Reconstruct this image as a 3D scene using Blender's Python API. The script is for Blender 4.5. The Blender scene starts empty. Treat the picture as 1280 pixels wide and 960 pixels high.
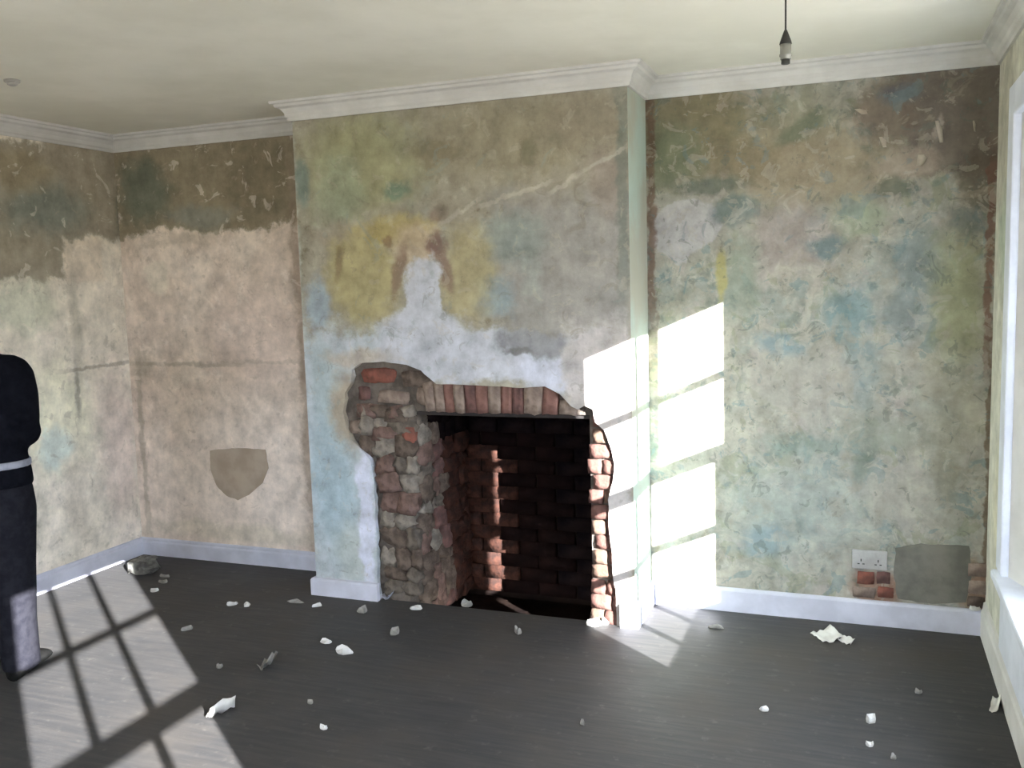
import bpy, bmesh, math, random
from mathutils import Vector, Matrix, noise
from mathutils.geometry import delaunay_2d_cdt

sc = bpy.context.scene
COL = sc.collection
# ------------------------------------------------------------------ camera
CAMP = Vector((2.815, -4.5987, 1.6757)); YAW, PITCH, ROLL, FPX = 0.367, 0.1087, -0.0293, 1154.6
_f = Vector((-math.sin(YAW)*math.cos(PITCH), math.cos(YAW)*math.cos(PITCH), -math.sin(PITCH)))
_r0 = Vector((math.cos(YAW), math.sin(YAW), 0)); _u0 = _r0.cross(_f)
_r = math.cos(ROLL)*_r0 + math.sin(ROLL)*_u0
_u = -math.sin(ROLL)*_r0 + math.cos(ROLL)*_u0
cam_d = bpy.data.cameras.new('camera'); cam = bpy.data.objects.new('camera', cam_d); COL.objects.link(cam)
m = Matrix.Identity(4)
for i in range(3):
    m[i][0], m[i][1], m[i][2], m[i][3] = _r[i], _u[i], -_f[i], CAMP[i]
cam.matrix_world = m
cam_d.sensor_width = 36; cam_d.lens = FPX/1280*36; cam_d.clip_start = 0.02
sc.camera = cam
# ------------------------------------------------------------------ sky, sun, exposure
SKY_STRENGTH = 15.0; SUN_STRENGTH = 40.0
w = bpy.data.worlds.new('sky'); sc.world = w; w.use_nodes = True
nt = w.node_tree; nt.nodes.clear()
wo = nt.nodes.new('ShaderNodeOutputWorld'); bg = nt.nodes.new('ShaderNodeBackground')
tc = nt.nodes.new('ShaderNodeTexCoord'); sp = nt.nodes.new('ShaderNodeSeparateXYZ')
mr = nt.nodes.new('ShaderNodeMapRange'); mr.inputs[1].default_value = -0.03; mr.inputs[2].default_value = 0.03
mx = nt.nodes.new('ShaderNodeMix'); mx.data_type = 'RGBA'
mx.inputs[6].default_value = (0.42, 0.40, 0.36, 1)      # sunlit street and ground
mx.inputs[7].default_value = (0.72, 0.80, 0.92, 1)      # hazy sky
nt.links.new(tc.outputs['Generated'], sp.inputs[0]); nt.links.new(sp.outputs[2], mr.inputs[0])
nt.links.new(mr.outputs[0], mx.inputs[0]); nt.links.new(mx.outputs[2], bg.inputs[0]); nt.links.new(bg.outputs[0], wo.inputs[0])
bg.inputs[1].default_value = SKY_STRENGTH
SUN_DIR = Vector((-0.783, 0.622, -0.783*0.42)).normalized()
sd = bpy.data.lights.new('sun', 'SUN'); so = bpy.data.objects.new('sun', sd); COL.objects.link(so)
sd.energy = SUN_STRENGTH; sd.angle = 0.006; sd.color = (1.0, 0.98, 0.96)
so.location = (8, -8, 6); so.rotation_euler = SUN_DIR.to_track_quat('-Z', 'Y').to_euler()
sc.view_settings.view_transform = 'Standard'; sc.view_settings.look = 'None'
sc.view_settings.exposure = 1.0; sc.view_settings.gamma = 1.0; sc.view_settings.use_curve_mapping = False
sc.cycles.max_bounces = 10; sc.cycles.diffuse_bounces = 7; sc.cycles.transparent_max_bounces = 12
sc.cycles.sample_clamp_indirect = 6.0; sc.cycles.caustics_reflective = False; sc.cycles.caustics_refractive = False

# ------------------------------------------------------------------ room numbers (metres)
XL, X0, X1, XR, D = -1.5545, 0.0, 1.7917, 3.3444, 0.371
HC, HCEIL, YF = 2.55, 2.645, -6.3
XO = 3.50            # plane of the window glass
PI = math.pi
rnd = random.Random(7)

def hit(x, y, ax, val):
    """where the photograph's pixel meets one of the room's surfaces"""
    v = (x-640)/FPX*_r - (y-480)/FPX*_u + _f
    return CAMP + v*((val-CAMP[ax])/v[ax])
def lin(c):
    return tuple((v/255/12.92 if v/255 <= 0.04045 else ((v/255+0.055)/1.055)**2.4) for v in c)

# ------------------------------------------------------------------ node helpers
class NT:
    def __init__(s, name):
        s.m = bpy.data.materials.new(name); s.m.use_nodes = True
        s.t = s.m.node_tree; s.t.nodes.clear()
        s.out = s.t.nodes.new('ShaderNodeOutputMaterial'); s.b = s.t.nodes.new('ShaderNodeBsdfPrincipled')
        s.t.links.new(s.b.outputs[0], s.out.inputs[0])
        s.co = s.t.nodes.new('ShaderNodeTexCoord').outputs['Object']
    def n(s, ty, ins=(), **kw):
        nd = s.t.nodes.new('ShaderNode'+ty)
        for k, v in kw.items(): setattr(nd, k, v)
        for i, v in (ins.items() if isinstance(ins, dict) else enumerate(ins)):
            if v is None: continue
            if isinstance(v, bpy.types.NodeSocket): s.t.links.new(v, nd.inputs[i])
            else: nd.inputs[i].default_value = v
        return nd
    def vm(s, op, a, b=None): return s.n('VectorMath', (a, b), operation=op).outputs
    def ma(s, op, a, b=None, c=None): return s.n('Math', (a, b, c), operation=op).outputs[0]
    def noise(s, scale, detail=4, rough=0.55, co=None, dist=0):
        return s.n('TexNoise', {'Vector': co or s.co, 'Scale': scale, 'Detail': detail, 'Roughness': rough, 'Distortion': dist}).outputs
    def ramp(s, v, lo, hi): return s.n('MapRange', (v, lo, hi), interpolation_type='SMOOTHSTEP').outputs[0]
    def mix(s, f, a, b, mode='MIX'):
        nd = s.n('Mix', data_type='RGBA', blend_type=mode)
        for i, v in ((0, f), (6, a), (7, b)):
            if isinstance(v, bpy.types.NodeSocket): s.t.links.new(v, nd.inputs[i])
            elif i == 0: nd.inputs[0].default_value = v
            else: nd.inputs[i].default_value = tuple(v)+((1,) if len(v) == 3 else ())
        return nd.outputs[2]
    def done(s, col, rough=0.8, bump=None, bstr=0.3, bdist=0.01, spec=0.3):
        if isinstance(col, bpy.types.NodeSocket): s.t.links.new(col, s.b.inputs['Base Color'])
        else: s.b.inputs['Base Color'].default_value = tuple(col)+(1,)
        if isinstance(rough, bpy.types.NodeSocket): s.t.links.new(rough, s.b.inputs['Roughness'])
        else: s.b.inputs['Roughness'].default_value = rough
        s.b.inputs['Specular IOR Level'].default_value = spec
        if bump is not None:
            b = s.n('Bump', {'Strength': bstr, 'Distance': bdist, 'Height': bump})
            s.t.links.new(b.outputs[0], s.b.inputs['Normal'])
        return s.m

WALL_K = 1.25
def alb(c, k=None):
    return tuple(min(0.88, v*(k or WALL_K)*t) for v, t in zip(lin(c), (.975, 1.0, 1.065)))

def wall_mat(name, ax, val, base, blobs, speck, amp=1.0, seed=0.0, k=None, flakes=(), over=()):
    """old distempered plaster: flakes, stains and painted shading with shapes of their own, listed as
    (kind, cx, cy, rx, ry, colour, strength, softness, angle) in photograph pixels of that wall"""
    s = NT(name)
    co0 = s.vm('ADD', s.co, (seed, seed*0.7, seed*1.3))[0]
    n1 = s.n('TexNoise', {'Vector': co0, 'Scale': 3.2, 'Detail': 5, 'Roughness': 0.62}).outputs[1]
    n2 = s.n('TexNoise', {'Vector': co0, 'Scale': 17, 'Detail': 3, 'Roughness': 0.6}).outputs[1]
    o1 = s.vm('SUBTRACT', n1, (0.5, 0.5, 0.5))[0]; o2 = s.vm('SUBTRACT', n2, (0.5, 0.5, 0.5))[0]
    sc1 = s.n('VectorMath', {0: o1, 3: 0.20*amp}, operation='SCALE').outputs[0]
    sc2 = s.n('VectorMath', {0: o2, 3: 0.055*amp}, operation='SCALE').outputs[0]
    dco = s.vm('ADD', s.vm('ADD', s.co, sc1)[0], sc2)[0]
    tco = s.vm('ADD', s.vm('ADD', s.co, sc2)[0], s.n('VectorMath', {0: o1, 3: 0.05*amp}, operation='SCALE').outputs[0])[0]
    fine = s.noise(9, 6, 0.68, co0)[0]; mid = s.noise(2.6, 4, 0.6, co0)[0]
    vs = s.n('Mapping', {0: co0, 3: (7, 7, 1.2)}).outputs[0]; streak = s.noise(3.0, 4, 0.6, vs)[0]
    col = alb(base, k)
    first = True
    for (c, sc_, lo, hi, st) in speck:
        nz = s.noise(sc_, 5, 0.62, s.vm('ADD', co0, (sc_*3.1, sc_*1.7, -sc_))[0])[0]
        f = s.ma('MULTIPLY', s.ramp(nz, lo, hi), st)
        col = s.mix(f, col, alb(c, k))
    for (c, sc_, th, st) in flakes:
        nz = s.noise(sc_, 5, 0.6, s.vm('ADD', co0, (sc_*1.9, -sc_, sc_*2.3))[0], 1.6)[0]
        col = s.mix(s.ma('MULTIPLY', s.ramp(nz, th, th+.022), st), col, alb(c, k))
    rag = s.noise(13, 6, 0.7, s.vm('ADD', co0, (5.3, 2.2, 9.1))[0])[0]
    o = 0 if ax == 1 else 1
    for b in blobs:
        kind, cx, cy, rx, ry, c, st, soft = b[:8]; ang = b[8] if len(b) > 8 else 0
        P = hit(cx, cy, ax, val); Px = hit(cx+6, cy, ax, val); Py = hit(cx, cy+6, ax, val)
        ru = abs(rx/6*(Px[o]-P[o])); rv = abs(ry/6*(Py[2]-P[2]))
        v = s.vm('SUBTRACT', tco if min(ru, rv) < .045 else dco, P)[0]
        if ang:
            axis = (0, 1, 0) if ax == 1 else (1, 0, 0)
            v = s.n('VectorRotate', {'Vector': v, 'Axis': axis, 'Angle': ang}, rotation_type='AXIS_ANGLE').outputs[0]
        inv = (1/ru, 0, 1/rv) if ax == 1 else (0, 1/ru, 1/rv)
        v = s.vm('MULTIPLY', v, inv)[0]
        if kind == 'e': dist = s.vm('LENGTH', v)[1]
        else:
            q = s.n('SeparateXYZ', (s.vm('ABSOLUTE', v)[0],)).outputs
            dist = s.ma('MAXIMUM', q[o], q[2])
        dist = s.ma('ADD', dist, s.ma('MULTIPLY', s.ma('SUBTRACT', rag, .5), (.10 if soft < .1 and kind == 'e' else min(1.0, .35+soft*1.3))))
        f = s.ma('MULTIPLY', s.ramp(dist, 1+soft, 1-soft), st)
        col = s.mix(f, col, alb(c, k))
    for (c, sc_, th, st) in over:
        nz = s.noise(sc_, 5, 0.62, s.vm('ADD', co0, (sc_*2.9, sc_, -sc_*1.3))[0], 1.2)[0]
        col = s.mix(s.ma('MULTIPLY', s.ramp(nz, th, th+.035), st), col, alb(c, k))
    # value breakup: fine grain and vertical runs
    g = s.n('MapRange', (fine, 0.25, 0.75, 0.68, 1.30)).outputs[0]
    g2 = s.n('MapRange', (streak, 0.3, 0.7, 0.95, 1.05)).outputs[0]
    gg = s.ma('MULTIPLY', g, g2)
    comb = s.n('CombineXYZ', (gg, gg, gg)).outputs[0]
    col = s.mix(1.0, col, comb, 'MULTIPLY')
    h = s.ma('ADD', s.ma('MULTIPLY', fine, 0.6), s.ma('MULTIPLY', mid, 0.8))
    return s.done(col, 0.92, h, 0.45, 0.012, 0.12)

def simple_mat(name, c1, c2, scale=6, rough=0.7, bump=0.2, bd=0.004, lo=0.35, hi=0.65, spec=0.3, srgb=True):
    s = NT(name); nz = s.noise(scale, 5, 0.6)[0]
    a, b = (alb(c1, 1), alb(c2, 1)) if srgb else (c1, c2)
    return s.done(s.mix(s.ramp(nz, lo, hi), a, b), rough, s.noise(scale*3, 4)[0], bump, bd, spec)

# ------------------------------------------------------------------ mesh helpers
def obj(name, verts, faces, mats, parent=None, smooth=False, midx=None):
    me = bpy.data.meshes.new(name); me.from_pydata([tuple(v) for v in verts], [], faces)
    for mt in (mats if isinstance(mats, (list, tuple)) else [mats]): me.materials.append(mt)
    if midx: me.polygons.foreach_set('material_index', midx)
    if smooth: me.polygons.foreach_set('use_smooth', [True]*len(me.polygons))
    me.update()
    bm = bmesh.new(); bm.from_mesh(me); bmesh.ops.recalc_face_normals(bm, faces=bm.faces); bm.to_mesh(me); bm.free()
    o = bpy.data.objects.new(name, me); COL.objects.link(o)
    if parent: o.parent = parent
    return o
def obj_bm(name, bm, mat, parent=None, smooth=False):
    bmesh.ops.recalc_face_normals(bm, faces=bm.faces)
    me = bpy.data.meshes.new(name); bm.to_mesh(me); bm.free()
    for mt in (mat if isinstance(mat, (list, tuple)) else [mat]): me.materials.append(mt)
    if smooth: me.polygons.foreach_set('use_smooth', [True]*len(me.polygons))
    o = bpy.data.objects.new(name, me); COL.objects.link(o)
    if parent: o.parent = parent
    return o
def bx(bm, a, b, bev=0.0):
    r = bmesh.ops.create_cube(bm, size=1.0)
    for v in r['verts']:
        v.co = Vector([(a[i]+b[i])/2 + v.co[i]*(b[i]-a[i]) for i in range(3)])
    if bev:
        es = list({e for v in r['verts'] for e in v.link_edges})
        bmesh.ops.bevel(bm, geom=es, offset=bev, segments=2, affect='EDGES', profile=0.5)
def prism(bm, poly, z0, z1, axis=2):
    """extrude a polygon footprint along axis"""
    def P(p, z):
        return Vector((p[0], p[1], z)) if axis == 2 else (Vector((p[0], z, p[1])) if axis == 1 else Vector((z, p[0], p[1])))
    a = [bm.verts.new(P(p, z0)) for p in poly]; b = [bm.verts.new(P(p, z1)) for p in poly]
    bm.faces.new(a); bm.faces.new(b[::-1]); n = len(poly)
    for i in range(n): bm.faces.new((a[i], a[(i+1) % n], b[(i+1) % n], b[i]))
def structure(o): o['kind'] = 'structure'; return o
def tag(o, label, cat, group=None):
    o['label'] = label; o['category'] = cat
    if group: o['group'] = group
    return o
def empty(name, loc=(0, 0, 0), rz=0):
    o = bpy.data.objects.new(name, None); COL.objects.link(o); o.location = loc; o.rotation_euler = (0, 0, rz); o.empty_display_size = 0.1
    return o

# ------------------------------------------------------------------ materials: walls
OL = (108, 100, 82)
m_left = wall_mat('plaster_left', 0, XL, (176, 167, 151), [
    ('b', 20, 262, 90, 88, (124, 116, 100), 1, .06),
    ('b', 120, 235, 60, 62, (126, 117, 101), 1, .1),
    ('e', 60, 260, 50, 32, (96, 102, 94), .7, .5),
    ('e', 20, 210, 40, 25, (120, 108, 84), .6, .5),
    ('b', 106, 326, 25, 26, (172, 160, 143), 1, .15),
    ('e', 160, 250, 14, 55, (72, 76, 62), .75, .5),
    ('e', 30, 385, 45, 30, (160, 160, 140), .7, .5),
    ('e', 70, 520, 45, 70, (188, 184, 160), .7, .5),
    ('e', 70, 560, 20, 25, (165, 175, 168), .7, .5),
    ('e', 150, 560, 25, 90, (172, 155, 145), .6, .5),
    ('e', 94, 400, 6, 60, (138, 132, 116), .6, .6),
    ('e', 97, 490, 3, 30, (110, 104, 92), .7, .6),
    ('b', 130, 457, 45, 2.2, (110, 100, 86), .6, .6),
    ('e', 100, 640, 14, 80, (160, 150, 135), .6, .5),
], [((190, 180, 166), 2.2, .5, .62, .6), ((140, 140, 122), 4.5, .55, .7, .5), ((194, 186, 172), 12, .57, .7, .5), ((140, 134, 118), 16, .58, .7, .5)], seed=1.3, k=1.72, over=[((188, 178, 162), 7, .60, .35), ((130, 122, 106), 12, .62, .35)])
m_backl = wall_mat('plaster_alcove_left', 1, 0, (164, 150, 136), [
    ('b', 270, 226, 140, 62, (110, 101, 83), 1, .06),
    ('e', 325, 225, 45, 50, (92, 84, 68), .7, .5),
    ('e', 180, 240, 32, 42, (80, 84, 72), .8, .45),
    ('e', 250, 270, 40, 14, (104, 106, 98), .6, .5),
    ('b', 220, 300, 50, 8, (150, 138, 124), .7, .5),
    ('e', 195, 345, 14, 18, (172, 162, 146), .9, .3),
    ('e', 290, 610, 130, 90, (176, 163, 150), .7, .5),
    ('e', 320, 420, 60, 60, (165, 148, 135), .6, .5),
    ('b', 384, 480, 9, 230, (122, 108, 94), .75, .5),  # shading beside the chimney breast, painted in as a brown strip
    ('b', 230, 456, 70, 2.4, (118, 108, 94), .55, .6),
    ('b', 340, 453, 60, 2.0, (130, 118, 104), .4, .6),
    ('e', 180, 462, 14, 18, (112, 102, 88), .6, .5),
    ('b', 179, 560, 3, 110, (120, 110, 94), .6, .6),
    ('e', 290, 665, 100, 12, (158, 148, 130), .6, .5),
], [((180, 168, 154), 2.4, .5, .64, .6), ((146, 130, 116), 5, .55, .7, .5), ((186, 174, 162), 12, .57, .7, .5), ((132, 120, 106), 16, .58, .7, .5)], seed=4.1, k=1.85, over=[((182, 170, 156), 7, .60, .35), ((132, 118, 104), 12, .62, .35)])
m_breast = wall_mat('plaster_breast', 1, -D, (148, 141, 124), [
    ('e', 450, 205, 75, 60, (150, 147, 112), .85, .5),
    ('e', 425, 240, 30, 45, (142, 148, 124), .7, .5),
    ('e', 640, 170, 120, 55, (138, 129, 106), .8, .5),
    ('e', 730, 150, 45, 40, (132, 122, 104), .7, .5),
    ('e', 495, 236, 16, 12, (104, 122, 104), .8, .5),
    ('e', 660, 190, 10, 18, (112, 106, 84), .7, .5),
    ('e', 545, 190, 30, 14, (120, 110, 88), .7, .5),
    ('b', 705, 330, 85, 85, (146, 141, 133), .9, .25),
    ('e', 760, 230, 22, 40, (142, 130, 118), .7, .5),
    ('e', 640, 300, 40, 30, (132, 140, 132), .7, .5),
    ('e', 615, 372, 24, 26, (132, 146, 148), .7, .45),
    ('e', 665, 330, 14, 40, (150, 152, 142), .6, .5),
    ('b', 372, 400, 7, 260, (172, 172, 158), .8, .4),
    ('e', 378, 230, 9, 30, (112, 128, 120), .7, .4),
    ('e', 430, 290, 40, 14, (158, 146, 128), .7, .5),
    ('b', 778, 240, 7, 130, (112, 116, 106), .7, .4),
    # yellow stain and the plaster showing through above the hearth
    ('e', 455, 345, 43, 62, (164, 152, 108), .82, .35),
    ('e', 585, 345, 30, 60, (164, 152, 114), .78, .4),
    ('e', 500, 285, 46, 20, (168, 152, 100), .8, .4),
    ('e', 520, 305, 30, 30, (176, 158, 132), .85, .35),
    ('e', 498, 338, 7, 34, (116, 96, 82), .8, .5, -.28),
    ('e', 545, 306, 13, 14, (108, 84, 77), .85, .5),
    ('e', 555, 335, 7, 28, (124, 102, 90), .75, .5, .3),
    ('e', 548, 268, 10, 10, (116, 98, 86), .6, .5),
    ('e', 425, 330, 5, 22, (124, 108, 82), .7, .5, -.2),
    ('e', 484, 302, 6, 8, (118, 94, 72), .7, .5),
    ('e', 530, 375, 27, 58, (184, 184, 186), 1, .12),
    ('e', 530, 425, 62, 42, (182, 182, 184), 1, .15),
    ('b', 560, 448, 170, 32, (180, 180, 182), 1, .14),
    ('e', 690, 470, 45, 30, (186, 186, 192), .9, .3),
    ('e', 670, 428, 52, 18, (132, 130, 128), .9, .3),
    ('e', 650, 440, 20, 5, (112, 108, 104), .8, .4),
    ('b', 420, 580, 60, 160, (172, 178, 178), .95, .15),
    ('e', 415, 580, 26, 90, (150, 164, 166), .8, .4),
    ('e', 408, 470, 20, 40, (160, 170, 168), .8, .4),
    ('e', 398, 380, 16, 34, (148, 160, 166), .8, .4),
    ('e', 422, 640, 22, 60, (152, 166, 168), .7, .5),
    ('e', 436, 690, 18, 30, (172, 176, 166), .7, .5),
    ('e', 459, 650, 11, 100, (198, 198, 206), .95, .3),
    ('e', 436, 515, 20, 48, (158, 142, 118), .85, .45),
    ('e', 450, 446, 40, 12, (170, 156, 138), .8, .5),
    ('b', 750, 600, 40, 190, (178, 170, 162), .9, .15),
    # the pale crack running up to the corner
    ('b', 574, 266, 30, 2.8, (176, 166, 150), .6, .5, .45),
    ('b', 645, 243, 48, 2.6, (178, 168, 153), .7, .5, .27),
    ('b', 705, 230, 22, 2.8, (178, 168, 153), .7, .5, .5),
    ('b', 755, 200, 32, 2.6, (174, 166, 150), .55, .5, .48),
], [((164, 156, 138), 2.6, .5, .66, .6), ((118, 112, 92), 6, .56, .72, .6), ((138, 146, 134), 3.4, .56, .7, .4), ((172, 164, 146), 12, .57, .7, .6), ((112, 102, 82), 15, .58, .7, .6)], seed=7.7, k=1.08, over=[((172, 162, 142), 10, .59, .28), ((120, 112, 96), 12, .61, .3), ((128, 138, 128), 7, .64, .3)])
m_alc = wall_mat('plaster_alcove_right', 1, 0, (168, 164, 148), [
    ('e', 860, 160, 90, 60, (134, 124, 96), .9, .4),
    ('e', 835, 195, 40, 40, (130, 134, 108), .8, .45),
    ('e', 1000, 150, 60, 45, (150, 146, 122), .8, .5),
    ('e', 1010, 210, 110, 50, (162, 148, 122), .85, .45),
    ('e', 1000, 160, 40, 12, (126, 130, 108), .8, .5, .5),
    ('e', 930, 205, 40, 22, (140, 128, 102), .7, .5),
    ('b', 1190, 150, 66, 66, (126, 116, 104), 1, .12),
    ('e', 1110, 140, 40, 40, (126, 112, 96), .85, .4),
    ('e', 1125, 118, 26, 12, (112, 116, 116), .8, .5),
    ('e', 1220, 220, 26, 40, (108, 98, 84), .8, .4),
    ('e', 1130, 205, 40, 16, (172, 158, 140), .8, .4),
    ('e', 1172, 160, 5, 16, (176, 164, 148), .9, .4, -.2),
    ('e', 855, 285, 42, 38, (186, 181, 175), 1, .06),
    ('e', 915, 265, 32, 24, (116, 130, 124), .8, .4),
    ('e', 890, 232, 40, 10, (106, 112, 100), .75, .5),
    ('e', 990, 300, 60, 40, (168, 156, 146), .8, .5),
    ('e', 1075, 270, 34, 26, (158, 166, 140), .75, .5),
    ('e', 1030, 310, 24, 14, (118, 136, 134), .8, .45),
    ('e', 1120, 235, 22, 16, (110, 112, 96), .75, .5),
    ('e', 975, 432, 30, 13, (132, 152, 154), .75, .45),
    ('e', 1060, 390, 34, 34, (128, 150, 148), .8, .5),
    ('e', 1075, 460, 22, 50, (140, 156, 152), .7, .5),
    ('e', 930, 350, 24, 50, (150, 158, 140), .7, .5),
    ('e', 1150, 330, 34, 40, (130, 142, 138), .75, .5),
    ('e', 1130, 390, 30, 30, (136, 146, 142), .7, .5),
    ('e', 1205, 280, 24, 16, (116, 122, 118), .7, .5),
    ('e', 1195, 380, 36, 80, (168, 168, 132), .8, .5),
    ('e', 1190, 520, 40, 70, (172, 166, 146), .75, .5),
    ('e', 1080, 580, 12, 26, (128, 136, 122), .8, .5, -.5),
    ('e', 1110, 545, 60, 20, (150, 152, 136), .7, .5),
    ('e', 1000, 480, 70, 40, (174, 168, 154), .7, .5),
    ('e', 1010, 555, 60, 12, (140, 152, 140), .65, .5),
    ('e', 1000, 640, 90, 60, (168, 172, 160), .7, .5),
    ('e', 960, 675, 30, 18, (138, 156, 158), .7, .5),
    ('e', 1130, 620, 50, 30, (178, 172, 156), .7, .5),
    ('e', 1180, 600, 14, 34, (138, 134, 116), .6, .5),
    ('e', 902, 345, 6, 34, (180, 170, 112), .85, .4),
    ('b', 814, 260, 5, 150, (120, 92, 76), .75, .45),
    ('b', 1237, 330, 5, 130, (126, 92, 78), .8, .4),
    ('b', 1236, 600, 4, 160, (112, 92, 70), .8, .4),
    ('e', 1215, 735, 22, 36, (156, 122, 98), .8, .4),
    ('e', 1095, 735, 36, 22, (158, 120, 98), .8, .4),
    ('e', 880, 686, 26, 16, (120, 118, 108), .7, .5),
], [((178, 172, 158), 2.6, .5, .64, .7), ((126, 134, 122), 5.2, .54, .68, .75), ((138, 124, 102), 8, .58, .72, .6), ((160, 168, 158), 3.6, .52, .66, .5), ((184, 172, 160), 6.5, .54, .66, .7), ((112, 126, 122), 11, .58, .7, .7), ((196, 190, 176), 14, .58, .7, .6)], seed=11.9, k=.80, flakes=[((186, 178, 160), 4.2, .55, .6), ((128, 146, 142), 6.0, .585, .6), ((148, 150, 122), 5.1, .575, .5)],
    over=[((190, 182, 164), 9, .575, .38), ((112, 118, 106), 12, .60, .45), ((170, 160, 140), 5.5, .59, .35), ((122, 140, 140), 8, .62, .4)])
m_right = wall_mat('plaster_right', 0, XR, (196, 192, 174), [
    ('e', 1258, 160, 10, 90, (170, 164, 146), .8, .5),
    ('e', 1256, 300, 8, 60, (166, 176, 154), .7, .5),
    ('e', 1250, 640, 10, 80, (198, 190, 162), .7, .5),
], [((180, 180, 160), 3, .5, .66, .6), ((204, 200, 184), 6, .52, .66, .6)], seed=15.2, k=1.1)
m_ret = simple_mat('pale_mint_paint', (170, 184, 170), (168, 166, 148), 3.0, 0.8, .3)
m_front = simple_mat('plaster_front', (186, 180, 164), (160, 156, 140), 2.0, 0.9, .3)
m_ceil = simple_mat('ceiling_paint', (234, 229, 212), (222, 217, 199), 1.4, 0.9, .25, .006)
m_trim = simple_mat('chalky_white_paint', (212, 208, 199), (196, 192, 183), 3.0, 0.75, .25)
m_base = simple_mat('skirting_paint', (204, 203, 210), (188, 187, 194), 5.0, 0.55, .2)
# dark floor: dusty dark-stained boards
s = NT('dark_floor')
st = s.n('Mapping', {0: s.co, 3: (1.2, 14, 1)}).outputs[0]
a = s.noise(3, 5, .6, st)[0]; b = s.noise(1.1, 4, .6)[0]; c = s.noise(16, 4, .65)[0]
col = s.mix(s.ramp(a, .35, .7), (.037, .037, .040), (.056, .053, .053))
col = s.mix(s.ma('MULTIPLY', s.ramp(b, .45, .7), .6), col, (.075, .064, .055))
col = s.mix(s.ma('MULTIPLY', s.ramp(c, .58, .75), .5), col, (.12, .115, .105))
m_floor = s.done(col, s.n('MapRange', (b, .3, .7, .5, .75)).outputs[0], s.ma('ADD', a, c), .25, .004, .35)
# masonry
m_mortar = simple_mat('old_mortar', (112, 102, 92), (80, 72, 65), 9, .95, .8, .02)
m_soot = simple_mat('soot', (.008, .006, .006), (.018, .012, .010), 4, .95, .6, .02, srgb=False, spec=0.0)
def brickmat(name, c1, c2): return simple_mat(name, c1, c2, 22, .92, .6, .006, .35, .65, .15)
m_stone = [brickmat('stone_grey', (114, 103, 91), (82, 74, 66)), brickmat('stone_brown', (108, 94, 82), (76, 64, 56)),
           brickmat('stone_pink', (122, 98, 88), (90, 72, 64)), brickmat('stone_pale', (142, 131, 118), (104, 96, 86))]
m_red = brickmat('brick_red', (132, 82, 68), (104, 68, 58))
m_tan = brickmat('brick_tan', (142, 125, 111), (114, 98, 87))
m_pinkb = brickmat('brick_pink', (132, 98, 87), (112, 82, 73))
m_jamb = brickmat('brick_salmon', (108, 78, 69), (92, 66, 59)); m_jamb2 = brickmat('brick_straw', (104, 86, 72), (92, 72, 62))
m_dred = brickmat('brick_dark_red', (112, 82, 75), (86, 65, 60))
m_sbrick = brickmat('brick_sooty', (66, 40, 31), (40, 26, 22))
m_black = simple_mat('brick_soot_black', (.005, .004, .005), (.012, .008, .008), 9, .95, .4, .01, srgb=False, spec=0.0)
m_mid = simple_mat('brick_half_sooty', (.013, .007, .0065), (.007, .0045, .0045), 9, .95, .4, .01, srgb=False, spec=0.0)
m_iron = simple_mat('iron', (.02, .018, .018), (.04, .03, .028), 12, .7, .3, srgb=False)

# ------------------------------------------------------------------ structure
bm = bmesh.new()
bx(bm, (XL-.15, YF-.15, -.08), (XR+.2, -D+.03, 0))
bx(bm, (XL-.15, -D+.03, -.08), (.30, .1, 0)); bx(bm, (1.745, -D+.03, -.08), (XR+.2, .1, 0))
structure(obj_bm('floor', bm, m_floor))
bm = bmesh.new(); bx(bm, (XL-.15, YF-.15, HCEIL), (XR+.2, .4, HCEIL+.1)); structure(obj_bm('ceiling', bm, m_ceil))
bm = bmesh.new(); bx(bm, (XL-.15, YF, 0), (XL, .15, HCEIL)); structure(obj_bm('wall_left', bm, m_left))
bm = bmesh.new(); bx(bm, (XL, 0, 0), (X0, .15, HCEIL)); structure(obj_bm('wall_back_left', bm, m_backl))
bm = bmesh.new(); bx(bm, (X1, 0, 0), (XR, .15, HCEIL)); wall_br = structure(obj_bm('wall_back_right', bm, m_alc))
FX0, FX1, FZ0, FZ1 = -.65, 1.15, .6, 2.1          # added window behind the camera, brightens the left side of the room
bm = bmesh.new()
bx(bm, (XL-.15, YF-.15, 0), (FX0, YF, HCEIL)); bx(bm, (FX1, YF-.15, 0), (XR+.2, YF, HCEIL))
bx(bm, (FX0, YF-.15, 0), (FX1, YF, FZ0)); bx(bm, (FX0, YF-.15, FZ1), (FX1, YF, HCEIL))
structure(obj_bm('wall_front', bm, m_front))

# --- right wall with two splayed window openings
WY = (-1.067, -1.357, -1.647, -1.937)       # glass columns of window 1 along y
WZ = (0.60, 0.985, 1.377, 1.77, 2.13)
DW = -3.128                                  # window 2 = window 1 shifted along the wall
SILL, HEAD = 0.48, 2.24
def opening(k):
    o = DW*k
    return dict(i0=-.66+o, i1=-2.34+o, o0=-1.0+o, o1=-2.005+o)
w1, w2 = opening(0), opening(1)
XW = XO+.03
bm = bmesh.new()
prism(bm, [(XR, .15), (XR, w1['i0']), (XO-.04, w1['o0']), (XW, w1['o0']), (XW, .15)], 0, HCEIL)
prism(bm, [(XR, w1['i1']), (XR, w2['i0']), (XO-.04, w2['o0']), (XW, w2['o0']), (XW, w1['o1']), (XO-.04, w1['o1'])], 0, HCEIL)
prism(bm, [(XR, w2['i1']), (XR, YF), (XW, YF), (XW, w2['o1']), (XO-.04, w2['o1'])], 0, HCEIL)
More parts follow.
